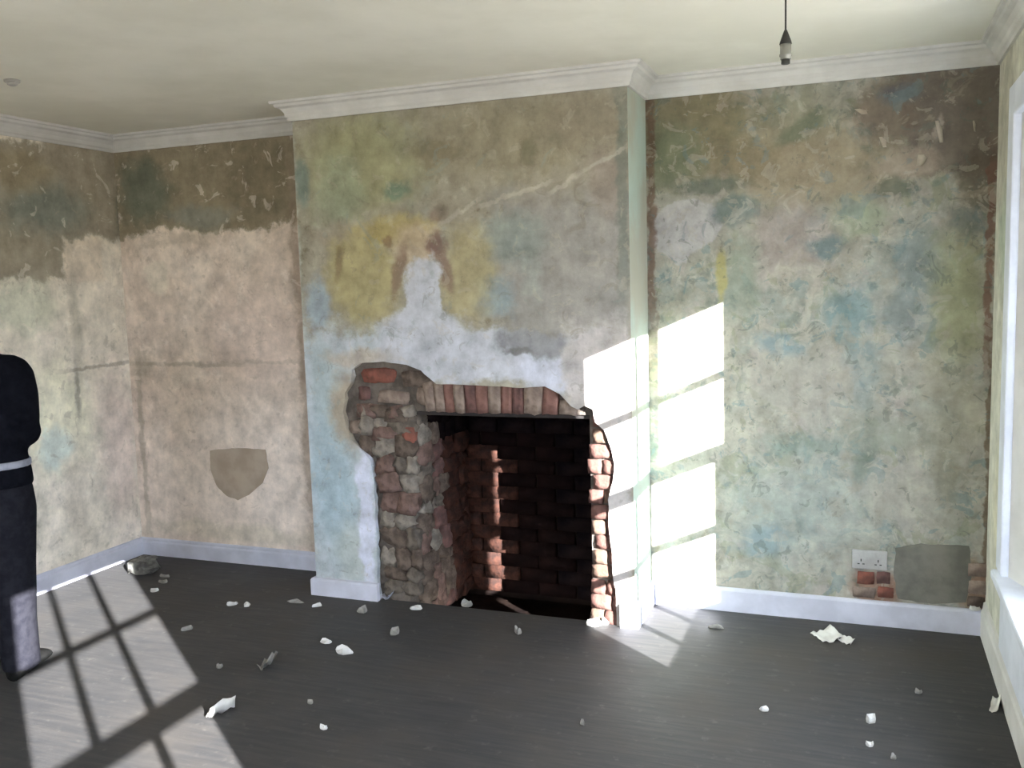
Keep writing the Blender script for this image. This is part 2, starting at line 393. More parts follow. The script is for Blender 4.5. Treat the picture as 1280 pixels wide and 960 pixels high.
for q in (w1, w2):
    prism(bm, [(XR, q['i0']), (XR, q['i1']), (XO-.04, q['o1']), (XW, q['o1']), (XW, q['o0']), (XO-.04, q['o0'])], 0, SILL)
    prism(bm, [(XR, q['i0']), (XR, q['i1']), (XO-.04, q['o1']), (XW, q['o1']), (XW, q['o0']), (XO-.04, q['o0'])], HEAD, HCEIL)
wall_r = structure(obj_bm('wall_right', bm, [m_right, m_trim]))
for pl in wall_r.data.polygons:      # the splayed window reveals are painted white
    if pl.center.x > XR+.02: pl.material_index = 1
# made-up swelling on the second window's near reveal, cuts off the floor sun patch
pts = []
zz = [0.48+i*0.06 for i in range(30)]
bm = bmesh.new(); prev = None
for z in zz:
    y = w2['o1']+.115+.02*math.sin(z*9)+.018*noise.noise(Vector((z*14, 3, 0)))
    ring = [bm.verts.new((x_, y_, z)) for x_, y_ in ((XO-.05, w2['o1']-.03), (XO-.05, y), (XO-.09, y-.02), (XO-.09, w2['o1']-.05))]
    if prev:
        for i in range(4): bm.faces.new((prev[i], prev[(i+1) % 4], ring[(i+1) % 4], ring[i]))
    else: bm.faces.new(ring)
    prev = ring
bm.faces.new(prev)
obj_bm('reveal_light_blocker', bm, m_right, wall_r)

# --- windows
s = NT('window_glass')
tr = s.t.nodes.new('ShaderNodeBsdfTransparent'); tr.inputs[0].default_value = (.95, .96, .96, 1)
gl = s.t.nodes.new('ShaderNodeBsdfGlossy'); gl.inputs['Roughness'].default_value = .05
ms = s.t.nodes.new('ShaderNodeMixShader'); ms.inputs[0].default_value = .06
s.t.links.new(tr.outputs[0], ms.inputs[1]); s.t.links.new(gl.outputs[0], ms.inputs[2]); s.t.links.new(ms.outputs[0], s.out.inputs[0])
m_glass = s.m
m_sash = simple_mat('window_paint', (226, 228, 232), (208, 210, 214), 4, .5, .15)
def make_window(k):
    off = DW*k; root = empty('window_%d' % (k+1), (XO, (WY[0]+WY[3])/2+off, SILL)); structure(root)
    root['label'] = ['tall white sash window beside the right alcove', 'tall white sash window further along the right wall'][k]
    bpy.context.view_layer.update(); inv = Vector(root.location)
    def part(name, boxes, mat=m_sash, bev=.004):
        b = bmesh.new()
        for a_, c_ in boxes:
            lo = [min(a_[i], c_[i]) for i in range(3)]; hi = [max(a_[i], c_[i]) for i in range(3)]
            bx(b, lo, hi, bev)
        for v in b.verts: v.co = v.co + Vector((0, off, 0)) - inv
        return obj_bm(name, b, mat, root)
    ya, yb = WY[0]+.062, WY[3]-.062
    # box frame
    part('frame', [((XO-.05, ya, SILL), (XO+.05, ya-.02, HEAD)), ((XO-.05, yb+.02, SILL), (XO+.05, yb, HEAD)),
                   ((XO-.05, ya, HEAD-.03), (XO+.05, yb, HEAD)), ((XO-.05, ya, SILL), (XO+.05, yb, SILL+.02))])
    st = .042
    def sash(name, x, z0, z1, bot, top):
        return part(name, [((x-.02, WY[0]+st, z0-bot), (x+.02, WY[0], z1+top)), ((x-.02, WY[3], z0-bot), (x+.02, WY[3]-st, z1+top)),
                    ((x-.02, WY[0], z0-bot), (x+.02, WY[3], z0)), ((x-.02, WY[0], z1), (x+.02, WY[3], z1+top))])
    lo = sash('lower_sash', XO-.022, WZ[0], WZ[2]-.02, .09, .045)
    up = sash('upper_sash', XO+.022, WZ[2]+.02, WZ[4], .045, .07)
    for (x, za, zm, zb, sh) in ((XO-.022, WZ[0], WZ[1], WZ[2]-.02, lo), (XO+.022, WZ[2]+.02, WZ[3], WZ[4], up)):
        for y in WY[1:3]: part('glazing_bar', [((x-.016, y+.014, za), (x+.016, y-.014, zb))], bev=.003).parent = sh
        part('glazing_bar', [((x-.016, WY[0], zm-.016), (x+.016, WY[3], zm+.016))], bev=.003).parent = sh
        for i in range(3):
            for z0, z1 in ((za, zm), (zm, zb)):
                part('pane', [((x-.002, WY[i], z0), (x+.002, WY[i+1], z1))], m_glass, 0).parent = sh
    # inner sill and architrave on the room side
    part('sill', [((XR-.05, w1['i0']+.10, SILL-.035), (XO-.05, w1['i1']-.10, SILL+.004))], bev=.01)
    part('architrave', [((XR-.028, w1['i0']+.13, SILL), (XR+.003, w1['i0']-.005, HEAD+.12)), ((XR-.028, w1['i1']+.005, SILL), (XR+.003, w1['i1']-.13, HEAD+.12)),
                        ((XR-.028, w1['i0']-.005, HEAD), (XR+.003, w1['i1']+.005, HEAD+.12))], bev=.008)
    part('apron', [((XR-.018, w1['i0']+.06, .17), (XR+.003, w1['i1']-.06, SILL-.035))], bev=.006)
    return root
make_window(0); make_window(1)
w3 = structure(empty('window_3', ((FX0+FX1)/2, YF-.1, FZ0))); w3['label'] = 'wide casement window added behind the camera as fill light'
def w3part(name, a_, c_, mat=m_sash, bev=.004):
    b = bmesh.new(); bx(b, a_, c_, bev)
    for v in b.verts: v.co -= w3.location
    return obj_bm(name, b, mat, w3)
for xa, xb in ((FX0, FX0+.06), (FX1-.06, FX1), ((FX0+FX1)/2-.03, (FX0+FX1)/2+.03)): w3part('frame_post', (xa, YF-.12, FZ0), (xb, YF-.06, FZ1))
for za, zb in ((FZ0, FZ0+.06), (FZ1-.06, FZ1)): w3part('frame_rail', (FX0+.06, YF-.115, za), (FX1-.06, YF-.065, zb))
for xa, xb in ((FX0+.06, (FX0+FX1)/2-.03), ((FX0+FX1)/2+.03, FX1-.06)): w3part('pane', (xa, YF-.092, FZ0+.06), (xb, YF-.088, FZ1-.06), m_glass, 0)
w3part('sill', (FX0-.06, YF-.02, FZ0-.035), (FX1+.06, YF+.07, FZ0-.001))

# --- chimney breast
def bp(x, y): q = hit(x, y, 1, -D); return (q.x, q.z)
outline_px = [(474, 752), (471, 720), (471, 690), (469, 640), (467, 600), (463, 575), (452, 562), (440, 551), (433, 535), (429, 515), (431, 492),
              (438, 480), (440, 462), (450, 454), (480, 452), (508, 456), (526, 463), (537, 473), (545, 480), (580, 481), (620, 483), (650, 485), (681, 483),
              (700, 493), (714, 508), (722, 512), (730, 507), (741, 512), (744, 528), (755, 538), (762, 556), (768, 580), (766, 602), (760, 625), (761, 660), (765, 690), (766, 720), (770, 745), (771, 790)]
hole = []
for i, q in enumerate(outline_px):
    a_ = Vector(bp(*q)); hole.append(a_)
    if i < len(outline_px)-1:
        b_ = Vector(bp(*outline_px[i+1])); n_ = max(1, int((b_-a_).length/.03))
        for k in range(1, n_):
            q_ = a_.lerp(b_, k/n_); j = noise.noise(Vector((q_.x*40, q_.y*40, 1)))*.006
            hole.append(q_+Vector((j, j*.7)))
hole[0].y = hole[-1].y = 0.0
outer = [Vector((X0, 0)), Vector((X0, HCEIL)), Vector((X1, HCEIL)), Vector((X1, 0))]
poly = outer + list(reversed(hole))
vs2 = poly; n_ = len(vs2)
res = delaunay_2d_cdt(vs2, [(i, (i+1) % n_) for i in range(n_)], [list(range(n_))], 1, 1e-6)
v2, _, f2 = res[0], res[1], res[2]
PLT = .035
verts = [(v.x, -D, v.y) for v in v2]; faces = [tuple(f) for f in f2]
nb = len(verts)
verts += [(v.x+(.012*noise.noise(Vector((v.x*30, v.y*30, 0)))), -D+PLT, v.y) for v in hole]
base_i = {}
hv = [min(range(nb), key=lambda i: (v2[i]-h).length) for h in hole]
for i in range(len(hole)-1): faces.append((hv[i], hv[i+1], nb+i+1, nb+i))
breast = structure(obj('wall_chimney_breast', verts, faces, m_breast))
breast['label'] = 'projecting chimney breast with flaking plaster around a broken fireplace opening'
for nm, x_a, x_b, mt in (('side_face', X0, X0+.03, m_breast), ('side_face', X1-.03, X1, m_ret)):
    b = bmesh.new(); bx(b, (x_a, -D+.0005, 0), (x_b, .15, HCEIL)); obj_bm(nm, b, mt, breast)
# masonry core behind the plaster with the hearth opening
OX0, OX1, OZ = 0.60, 1.572, 1.03
PIT, YB = -.135, .23
bm = bmesh.new()
yc = -D+PLT+.004
bx(bm, (.03, yc, -.14), (OX0, .02, 1.5)); bx(bm, (OX1, yc, -.14), (X1-.03, -.02, 1.5))
bx(bm, (OX0, yc, OZ), (OX1, -.12, 1.5))
obj_bm('masonry_core', bm, m_mortar, breast)
bm = bmesh.new()
bx(bm, (OX0-.05, YB, -.2), (OX1+.05, YB+.08, 1.5)); bx(bm, (OX0-.1, -D+.03, PIT-.05), (OX1+.1, YB, PIT))
bx(bm, (OX1+.01, -.02, -.14), (OX1+.1, YB, 1.5)); bx(bm, (OX0-.1, .02, -.14), (OX0+.0, YB, 1.5)); bx(bm, (OX0-.1, -.12, 1.42), (OX1+.1, YB, 1.5))
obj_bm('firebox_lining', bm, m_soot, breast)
bm = bmesh.new(); bx(bm, (OX0-.02, -D+.05, OZ-.022), (OX1+.01, -D+.10, OZ-.004), .003); obj_bm('lintel_bar', bm, m_iron, breast)

_blk = {}
def rock(name, c, size, mat, parent, seed, rough=.14, rot=0.0, axis='Y', roundness=.35, cuts=2):
    """an uneven block; c centre, size full extents"""
    b = bmesh.new(); bmesh.ops.create_cube(b, size=2.0)
    bmesh.ops.subdivide_edges(b, edges=b.edges[:], cuts=cuts, use_grid_fill=True)
    for v in b.verts:
        p = v.co.copy(); q = p.normalized()*1.25
        p = p.lerp(q, roundness)
        nz = noise.noise_vector(p*1.3+Vector((seed*3.7, seed*1.9, seed)))
        p = p + nz*rough*1.6
        v.co = Vector((p.x*size[0]/2, p.y*size[1]/2, p.z*size[2]/2))
    R_ = Matrix.Rotation(rot, 3, axis)
    for v in b.verts: v.co = R_ @ v.co
    o = obj_bm(name, b, mat, parent, True); o.location = c
    return o
def inside(poly, x, z):
    r_ = False; n = len(poly); j = n-1
    for i in range(n):
        if (poly[i].y > z) != (poly[j].y > z) and x < (poly[j].x-poly[i].x)*(z-poly[i].y)/(poly[j].y-poly[i].y)+poly[i].x: r_ = not r_
        j = i
    return r_
YM = -D+PLT                     # face of the bared masonry
sd_ = 0
# left jamb: rubble stones on the front face
z = .035
while z < 1.02:
    hgt = rnd.uniform(.06, .12); x = .40+rnd.uniform(-.01, .02)
    lim = OX0+.012
    if z+hgt/2 > .80: x = .30
    while x < lim-.02:
        wd = min(rnd.uniform(.08, .17), lim-x+.02)
        cx, cz = x+wd/2, z+hgt/2
        if inside(hole, cx, cz):
            sd_ += 1
            rock('stone', (cx, YM+.042-rnd.uniform(0, .022), cz), (wd*1.0, .10, hgt*1.04), m_stone[rnd.choice([0, 1, 1, 2, 0, 3] if sd_ % 5 else [3])], breast, sd_, .30, rnd.uniform(-.45, .45), 'Y', .45)
        x += wd*rnd.uniform(.8, 1.0)
    z += hgt
# left cheek: rubble running into the hearth, then old sooty bricks
z = PIT+.04
while z < 1.0:
    hgt = rnd.uniform(.07, .12); y = YM+.03
    while y < YB-.02:
        ln = rnd.uniform(.07, .16); t_ = (y+ln/2-YM)/(YB-YM); sd_ += 1
        mt = m_stone[rnd.choice([0, 1, 2, 0, 3])] if t_ < .36 else (rnd.choice([m_stone[1], m_dred]) if t_ < .55 else m_sbrick)
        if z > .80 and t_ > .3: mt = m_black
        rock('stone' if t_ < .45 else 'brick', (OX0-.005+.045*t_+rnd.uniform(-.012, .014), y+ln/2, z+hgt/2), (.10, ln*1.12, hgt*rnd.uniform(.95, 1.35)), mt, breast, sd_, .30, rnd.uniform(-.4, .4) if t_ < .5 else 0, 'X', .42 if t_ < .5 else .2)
        y += ln
    z += hgt
# sooty bricks on the back of the hearth
for r_ in range(14):
    z = PIT+.04+r_*.078; x = OX0+.05-(.11 if r_ % 2 else 0)
    while x < OX1:
        sd_ += 1; xa, xb = max(x, OX0+.03), min(x+.215, OX1+.02)
        if xb-xa > .04:
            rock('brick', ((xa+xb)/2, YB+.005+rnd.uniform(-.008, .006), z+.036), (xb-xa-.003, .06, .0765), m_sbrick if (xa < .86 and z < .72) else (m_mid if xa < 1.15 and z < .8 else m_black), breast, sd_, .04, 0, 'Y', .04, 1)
        x += .225
# right jamb: pink bricks, ragged towards the plaster
for r_ in range(15):
    z = -.005+r_*.075
    xa = 1.580+rnd.uniform(-.018, .012); xb = 1.72
    sp_ = xa+(.105 if r_ % 2 else .07)
    for p0, p1 in ((xa, sp_), (sp_+.006, xb)):
        sd_ += 1
        if z > 1.02: continue
        rock('brick', ((p0+p1)/2, YM+.045-rnd.uniform(0, .012), z+.036), (p1-p0, .11, .068), rnd.choice([m_jamb, m_jamb, m_jamb2]), breast, sd_, .10, rnd.uniform(-.03, .03), 'Y', .2)
# flat arch of soldier bricks over the opening
xs = .70; k = 0
mats = [m_tan, m_tan, m_pinkb, m_tan, m_dred, m_pinkb, m_tan, m_pinkb, m_dred, m_tan, m_pinkb, m_tan]
while xs < 1.52:
    wd = rnd.uniform(.05, .068) if xs < 1.2 else rnd.uniform(.075, .10)
    u_ = (xs+wd/2-1.08)/.45; sd_ += 1
    top = 1.185 if xs < 1.36 else 1.185-(xs+wd/2-1.36)*.75
    rock('brick', (xs+wd/2, YM+.03-rnd.uniform(0, .012), (OZ+top)/2), (wd*.97, .10, (top-OZ)), mats[k % len(mats)], breast, sd_, .09, u_*.13, 'Y', .15)
    xs += wd; k += 1
# bared patch left of the arch: red brick above, stones below
for (px, py, wx, hz, mt) in ((470, 470, .19, .075, m_red), (516, 474, .15, .085, m_stone[1]), (452, 492, .06, .07, m_dred), (488, 497, .18, .07, m_tan), (530, 497, .11, .09, m_tan),
                             (455, 515, .12, .08, m_stone[2]), (493, 520, .14, .075, m_stone[1]), (443, 535, .09, .07, m_tan), (478, 543, .15, .08, m_stone[2]), (508, 545, .07, .09, m_red)):
    q = bp(px, py); sd_ += 1
    rock('brick' if mt in (m_red, m_dred, m_tan) else 'stone', (q[0], YM+.03, q[1]), (wx, .10, hz), mt, breast, sd_, .15, rnd.uniform(-.08, .08))

# --- skirtings and cornice: profiles swept along the wall runs with mitred ends
def sweep(name, path, prof, mat, closed_ends=True):
    """path: list of (x, y) along wall feet with the room on the right; prof: (offset into room, z)"""
    n = len(path); P = [Vector(p) for p in path]; verts = []; faces = []
    for i in range(n):
        d0 = (P[i]-P[i-1]).normalized() if i > 0 else (P[1]-P[0]).normalized()
        d1 = (P[i+1]-P[i]).normalized() if i < n-1 else d0
        n0 = Vector((d0.y, -d0.x)); n1 = Vector((d1.y, -d1.x)); mt_ = (n0+n1)/(1+n0.dot(n1))
        for o_, z_ in prof: verts.append((P[i].x+mt_.x*o_, P[i].y+mt_.y*o_, z_))
    k = len(prof)
    for i in range(n-1):
        for j in range(k): faces.append((i*k+j, i*k+(j+1) % k, (i+1)*k+(j+1) % k, (i+1)*k+j))
    faces.append(tuple(range(k))); faces.append(tuple(range((n-1)*k, n*k)))
    return structure(obj(name, verts, faces, mat))
SK = [(-.003, 0), (.02, 0), (.02, .082), (.017, .088), (.012, .092), (.012, .104), (.008, .110), (-.003, .112)]
SKR = [(-.003, 0), (.02, 0), (.02, .105), (.016, .113), (.009, .118), (-.003, .12)]
sweep('baseboard_left', [(XL, YF), (XL, 0), (X0, 0)], SK, m_base)
SKB = [(-.003, 0), (.024, 0), (.024, .086), (.019, .094), (-.003, .096)]
sweep('baseboard_chimney_left', [(X0, 0), (X0, -D), (.392, -D)], SKB, m_base)
sweep('baseboard_chimney_right', [(1.722, -D), (X1, -D), (X1, 0), (XR, 0)], SKR, m_base)
sweep('baseboard_right', [(XR, -.02), (XR, YF)], [(-.003, 0), (.02, 0), (.02, .12), (.014, .13), (.010, .16), (-.003, .168)], m_trim)
CO = [(-.004, HC), (.012, HC), (.016, HC+.012), (.024, HC+.02), (.028, HC+.04), (.042, HC+.06), (.062, HC+.068), (.066, HC+.08), (.08, HC+.084), (.084, HCEIL+.002), (-.004, HCEIL+.002)]
path = [(XL, YF), (XL, 0), (X0, 0), (X0, -D), (X1, -D), (X1, 0), (XR, 0), (XR, YF)]
sweep('trim_1', path, CO, m_trim)

# ------------------------------------------------------------------ fixtures on the walls and ceiling
m_plastic = simple_mat('aged_white_plastic', (176, 173, 166), (156, 152, 144), 8, .5, .1)
m_dark = simple_mat('dark_plastic', (.03, .03, .028), (.05, .05, .046), 10, .6, .1, srgb=False)
m_bulb = simple_mat('bulb_glass_dull', (150, 148, 138), (120, 118, 108), 10, .2, 0)
def lathe(bm, prof, c, seg=20):
    rings = []
    for r_, z_ in prof:
        rings.append([bm.verts.new((c[0]+r_*math.cos(2*PI*i/seg), c[1]+r_*math.sin(2*PI*i/seg), c[2]+z_)) for i in range(seg)])
    for a_, b_ in zip(rings, rings[1:]):
        for i in range(seg): bm.faces.new((a_[i], a_[(i+1) % seg], b_[(i+1) % seg], b_[i]))
    bm.faces.new(rings[0]); bm.faces.new(rings[-1][::-1])
LP = Vector((2.562, -1.372, 2.41))
pend = tag(empty('pendant_light', (LP.x, LP.y, HCEIL)), 'bare pendant lampholder hanging on a thin flex from the ceiling', 'lamp')
def lpart(name, prof, mat, zb):
    b = bmesh.new(); lathe(b, prof, (0, 0, zb-HCEIL)); return obj_bm(name, b, mat, pend, True)
lpart('ceiling_rose', [(.045, 0), (.045, -.010), (.034, -.022), (.012, -.030), (.005, -.036)], m_plastic, HCEIL)
lpart('flex', [(.003, .0), (.003, -.16)], m_dark, LP.z+.20)
lpart('cord_grip', [(.004, .045), (.008, .035), (.018, .008), (.020, 0)], m_dark, LP.z+.012)
lpart('lampholder', [(.0175, .012), (.0175, -.018), (.020, -.020), (.020, -.026), (.0165, -.028), (.0165, -.036)], m_bulb, LP.z)
lpart('socket_ring', [(.014, -.036), (.014, -.050), (.010, -.052)], m_dark, LP.z)
cs = hit(15, 100, 2, HCEIL)
ct = tag(empty('ceiling_fitting', (cs.x, cs.y, HCEIL)), 'small round white fitting on the ceiling near the left wall', 'fitting')
for nm, pr in (('base_plate', [(.034, 0), (.034, -.008), (.030, -.012)]), ('cap', [(.024, -.012), (.022, -.020), (.012, -.026)])):
    b = bmesh.new(); lathe(b, pr, (0, 0, 0)); obj_bm(nm, b, m_plastic, ct, True)

def rough_patch(name, px, ax, val, mat, parent, thick, seed, sub=.025):
    """an irregular slab of plaster, outline given on the wall"""
    P = [hit(x, y, ax, val) for x, y in px]; pts_ = []
    for i, a_ in enumerate(P):
        b_ = P[(i+1) % len(P)]; n_ = max(1, int((b_-a_).length/sub))
        for k in range(n_):
            q = a_.lerp(b_, k/n_); j = noise.noise(q*22+Vector((seed, 0, 0)))*.009
            pts_.append(Vector((q.x+j, q.z+j*.8)))
    n_ = len(pts_)
    v2, _, f2 = delaunay_2d_cdt(pts_, [(i, (i+1) % n_) for i in range(n_)], [list(range(n_))], 1, 1e-6)[:3]
    verts = [(v.x, val-thick, v.y) for v in v2]+[(v.x, val+.002, v.y) for v in pts_]
    idx = [min(range(len(v2)), key=lambda i: (v2[i]-h).length) for h in pts_]
    faces = [tuple(f) for f in f2]+[(idx[i], idx[(i+1) % n_], len(v2)+(i+1) % n_, len(v2)+i) for i in range(n_)]
    return obj(name, verts, faces, mat, parent)
m_cem = simple_mat('grey_cement', (124, 120, 108), (100, 98, 88), 5, .95, .6, .012)
m_brn = simple_mat('brown_plaster', (180, 162, 141), (164, 146, 126), 6, .95, .5, .01)
pp = rough_patch('plaster_patch', [(263, 563), (298, 560), (332, 562), (336, 585), (328, 604), (312, 618), (298, 625), (284, 620), (270, 606), (264, 588)], 1, 0, m_brn, bpy.data.objects['wall_back_left'], .004, 3)
pp['label'] = 'brown shield-shaped patch of bare plaster'
pp = rough_patch('cement_patch', [(1120, 684), (1150, 680), (1212, 682), (1214, 720), (1208, 752), (1165, 755), (1122, 748), (1117, 715)], 1, 0, m_cem, wall_br, .006, 9)
pp['label'] = 'dark grey cement patch above the skirting'
for i, (px, py, wx, hz) in enumerate(((1082, 722, .075, .06), (1104, 722, .06, .055), (1080, 740, .10, .05), (1107, 740, .07, .05), (1222, 712, .08, .06), (1224, 734, .09, .06), (1220, 752, .07, .05))):
    q = hit(px, py, 1, 0)
    rock('brick', (q.x, -.0, q.z), (wx, .02, hz), [m_red, m_dred, m_tan, m_red, m_tan, m_tan, m_stone[1]][i], wall_br, 200+i, .1, 0, 'Y', .15, 1)
# double socket
q = hit(1087, 699, 1, 0)
sk = tag(empty('socket_outlet', (q.x, -.004, q.z)), 'grubby white double socket outlet on the right alcove wall', 'socket')
b = bmesh.new(); bx(b, (-.078, -.014, -.046), (.078, .004, .046), .005); obj_bm('face_plate', b, m_plastic, sk)
for x_ in (-.038, .038):
    b = bmesh.new(); bx(b, (x_-.008, -.0175, .012), (x_+.008, -.013, .032), .002); obj_bm('switch', b, m_plastic, sk)
    b = bmesh.new()
    for hx, hz, hw, hh in ((0, .004, .0025, .006), (-.011, -.014, .005, .0025), (.011, -.014, .005, .0025)):
        bx(b, (x_+hx-hw, -.0148, hz-hh-.006), (x_+hx+hw, -.0135, hz+hh-.006))
    obj_bm('pin_holes', b, m_dark, sk)
# curls of peeling paper near the top corner of the alcove
m_curl = simple_mat('peeling_paper', (186, 174, 156), (160, 150, 132), 10, .9, .2)
def curl(px, py, w_, h_, lean):
    q = hit(px, py, 1, 0); verts = []; faces = []; N = 7
    for i in range(N):
        t = i/(N-1); yy = -.003-.03*(t**2); 
        for jx in (-.5, .5):
            verts.append((q.x+jx*w_*(1-.5*t)+lean*t, yy+(.006 if jx > 0 else 0), q.z+h_*(.5-t)))
    for i in range(N-1): faces.append((2*i, 2*i+1, 2*i+3, 2*i+2))
    o = obj('paper_curl', verts, faces, m_curl, wall_br, True)
    md = o.modifiers.new('thick', 'SOLIDIFY'); md.thickness = .0012
for a_ in ((1173, 165, .03, .10, .012), (1218, 158, .014, .05, 0), (1103, 178, .03, .05, .01), (1075, 140, .05, .03, .02), (1155, 200, .05, .05, -.02)): curl(*a_)

# ------------------------------------------------------------------ litter on the floor
m_white = simple_mat('white_plaster_bits', (212, 209, 202), (186, 182, 174), 14, .9, .3)
m_dull = simple_mat('dusty_plaster_bits', (150, 146, 138), (116, 112, 104), 14, .9, .3)
m_paper = simple_mat('litter_paper', (226, 222, 212), (204, 198, 186), 8, .85, .2)
def flake(name, px, py, wpx, dpx, mat, label, cat, h=.012, rot=0.0, seed=0, lift=.0, group=None, z=0.0, pt=None):
    """broken scrap lying on the floor; wpx/dpx its size as seen"""
    p = pt or hit(px, py, 2, z); dist = (p-CAMP).dot(_f); w_ = wpx/FPX*dist; d_ = dpx/FPX*dist*2.2
    r2 = random.Random(seed*13+5); n_ = 9; b = bmesh.new(); rings = []
    rad = [r2.uniform(.72, 1.1) for _ in range(n_)]
    for k, (sc_, zz_) in enumerate(((.92, 0), (1.0, .35), (.82, 1.0))):
        ring = []
        for i in range(n_):
            an = 2*PI*i/n_; x_ = math.cos(an)*w_/2*rad[i]*sc_; y_ = math.sin(an)*d_/2*rad[i]*sc_
            ring.append(b.verts.new((x_, y_, zz_*h*(1+.5*math.sin(an*2+seed))*(1 if k else 0)+(lift*(x_/w_+.5)**2 if k or lift else 0))))
        rings.append(ring)
    for a_, c_ in zip(rings, rings[1:]):
        for i in range(n_): b.faces.new((a_[i], a_[(i+1) % n_], c_[(i+1) % n_], c_[i]))
    b.faces.new(rings[0][::-1]); b.faces.new(rings[-1])
    o = obj_bm(name, b, mat, None); o.location = p; o.rotation_euler = (0, 0, YAW+rot)
    return tag(o, label, cat, group)
G = 'plaster scraps on the floor'
L_ = [
 (204, 728, 12, 4, m_dull, 'small dusty scrap just right of the crumpled bag by the left corner'),
 (193, 739, 11, 5, m_white, 'small white crumb beside the top right corner of the sunlit patch'),
 (206, 721, 20, 3, m_dull, 'thin dusty sliver lying near the left alcove skirting'),
 (290, 756, 17, 5, m_white, 'pale plaster scrap, left of a pair, in front of the left alcove'),
 (309, 757, 9, 5, m_white, 'smaller pale scrap, right of a pair, in front of the left alcove'),
 (369, 753, 24, 3, m_dull, 'long flat dusty scrap left of the chimney skirting corner'),
 (396, 758, 14, 3, m_white, 'thin white sliver just below the chimney skirting corner'),
 (234, 787, 16, 4, m_dull, 'narrow dull scrap right of the sunlit patch, midway up'),
 (275, 834, 8, 5, m_dull, 'tiny dull chip right of the sunlit patch'),
 (408, 803, 17, 5, m_white, 'white plaster scrap just above left of the brightest flake'),
 (430, 816, 27, 7, m_white, 'brightest and largest flat white flake on the dark floor before the hearth'),
 (453, 765, 13, 6, m_dull, 'dull chunk below the right end of the chimney skirting'),
 (520, 761, 18, 5, m_white, 'white oval chip at the foot of the rubble jamb'),
 (494, 792, 10, 8, m_dull, 'small upright dull chip below the rubble jamb'),
 (388, 879, 8, 3, m_dull, 'tiny dull chip, upper of two low on the dark floor'),
 (405, 911, 13, 4, m_white, 'small white chip, lower of two low on the dark floor'),
 (584, 757, 18, 7, m_dull, 'grey stone on the hearth edge left of the sun streak'),
 (647, 791, 8, 7, m_dull, 'dull chip on the floor in front of the hearth opening'),
 (728, 905, 8, 5, m_dull, 'lone dull chip at the bottom middle of the floor'),
 (955, 888, 12, 4, m_white, 'pale chip on the floor between hearth and right wall'),
 (1088, 902, 13, 6, m_white, 'white chip, upper of two close together at lower right'),
 (1087, 932, 10, 5, m_white, 'white chip, lower of two close together at lower right'),
 (1148, 866, 10, 4, m_dull, 'dull chip on the floor below the socket outlet'),
 (1117, 948, 9, 4, m_dull, 'dull chip near the bottom edge at lower right'),
 (895, 785, 22, 3, m_dull, 'thin pale sliver right of the small sun patch'),
 (742, 781, 20, 7, m_white, 'sunlit white rubble chip under the pink brick jamb'),
 (757, 779, 16, 6, m_white, 'sunlit white rubble chip against the small skirting block'),
]
for i, (x, y, a_, b_, mt, lb) in enumerate(L_):
    flake('plaster_scrap', x, y, a_, b_, mt, lb, 'scrap', h=.012 if b_ < 6 else .022, rot=rnd.uniform(-.5, .5), seed=i, group=G)
def sheet(name, px, py, w_, d_, rz, label, cat, seed, amp=.03, parts=None, mat=None, tilt=0.0, z=0.0):
    p = hit(px, py, 2, z); N = 7; verts = []; faces = []
    for i in range(N):
        for j in range(N):
            u, v = i/(N-1)-.5, j/(N-1)-.5
            h_ = abs(noise.noise(Vector((u*2.6+seed, v*2.6, seed*.7))))*amp+amp*.8*max(0, u)**2*4+tilt*(v+.5)
            edge = 1-.10*abs(noise.noise(Vector((i*1.7, j*1.3, seed))))
            verts.append((u*w_*edge, v*d_*edge, h_))
    mz = min(v[2] for v in verts); verts = [(a, b, c-mz+.0015) for a, b, c in verts]
    for i in range(N-1):
        for j in range(N-1): faces.append((i*N+j, (i+1)*N+j, (i+1)*N+j+1, i*N+j+1))
    o = obj(name, verts, faces, mat or m_paper, None, True); o.location = p; o.rotation_euler = (0, 0, rz)
    md = o.modifiers.new('thick', 'SOLIDIFY'); md.thickness = .0015; md.offset = 1
    return tag(o, label, cat)
sheet('paper_sheet', 1033, 797, .10, .13, .5, 'largest crumpled white paper lying near the right alcove skirting', 'paper', 2, .03)
sheet('paper_scrap', 1057, 803, .045, .07, .9, 'small torn scrap beside the large crumpled paper', 'paper', 5, .02)
sheet('paper_scrap', 277, 893, .035, .12, -.3, 'pointed white paper scrap standing at the right edge of the sunlit patch', 'paper', 8, .06)
sheet('paper_leaf', 335, 833, .05, .12, .2, 'leaf-like curled pale scrap on the dark floor', 'paper', 11, .05, mat=m_dull)
sheet('paper_scrap', 1244, 882, .03, .14, -.2, 'long pale strip of paper beside the right wall skirting', 'paper', 14, .02)
sheet('paper_scrap', 484, 748, .10, .08, .1, 'lilac grey scrap leaning at the end of the chimney skirting', 'paper', 17, .05, mat=m_base)
p = hit(1223, 766, 1, -.01)
flake('plaster_scrap', 0, 0, 16, 4, m_white, 'white scrap resting on top of the skirting in the right corner', 'scrap', .015, 0, 77, group=G, pt=Vector((3.30, -.012, .119)))
# crumpled clear bag near the left corner
bag = rock('crumpled_bag', hit(181, 714, 2, 0)+Vector((0, 0, .035)), (.15, .13, .085), simple_mat('dusty_film', (128, 126, 118), (70, 68, 64), 14, .35, .6, .02), None, 301, .35, 0, 'Z', .6, 4)
tag(bag, 'crumpled dusty grey plastic bag on the floor by the left corner', 'bag')

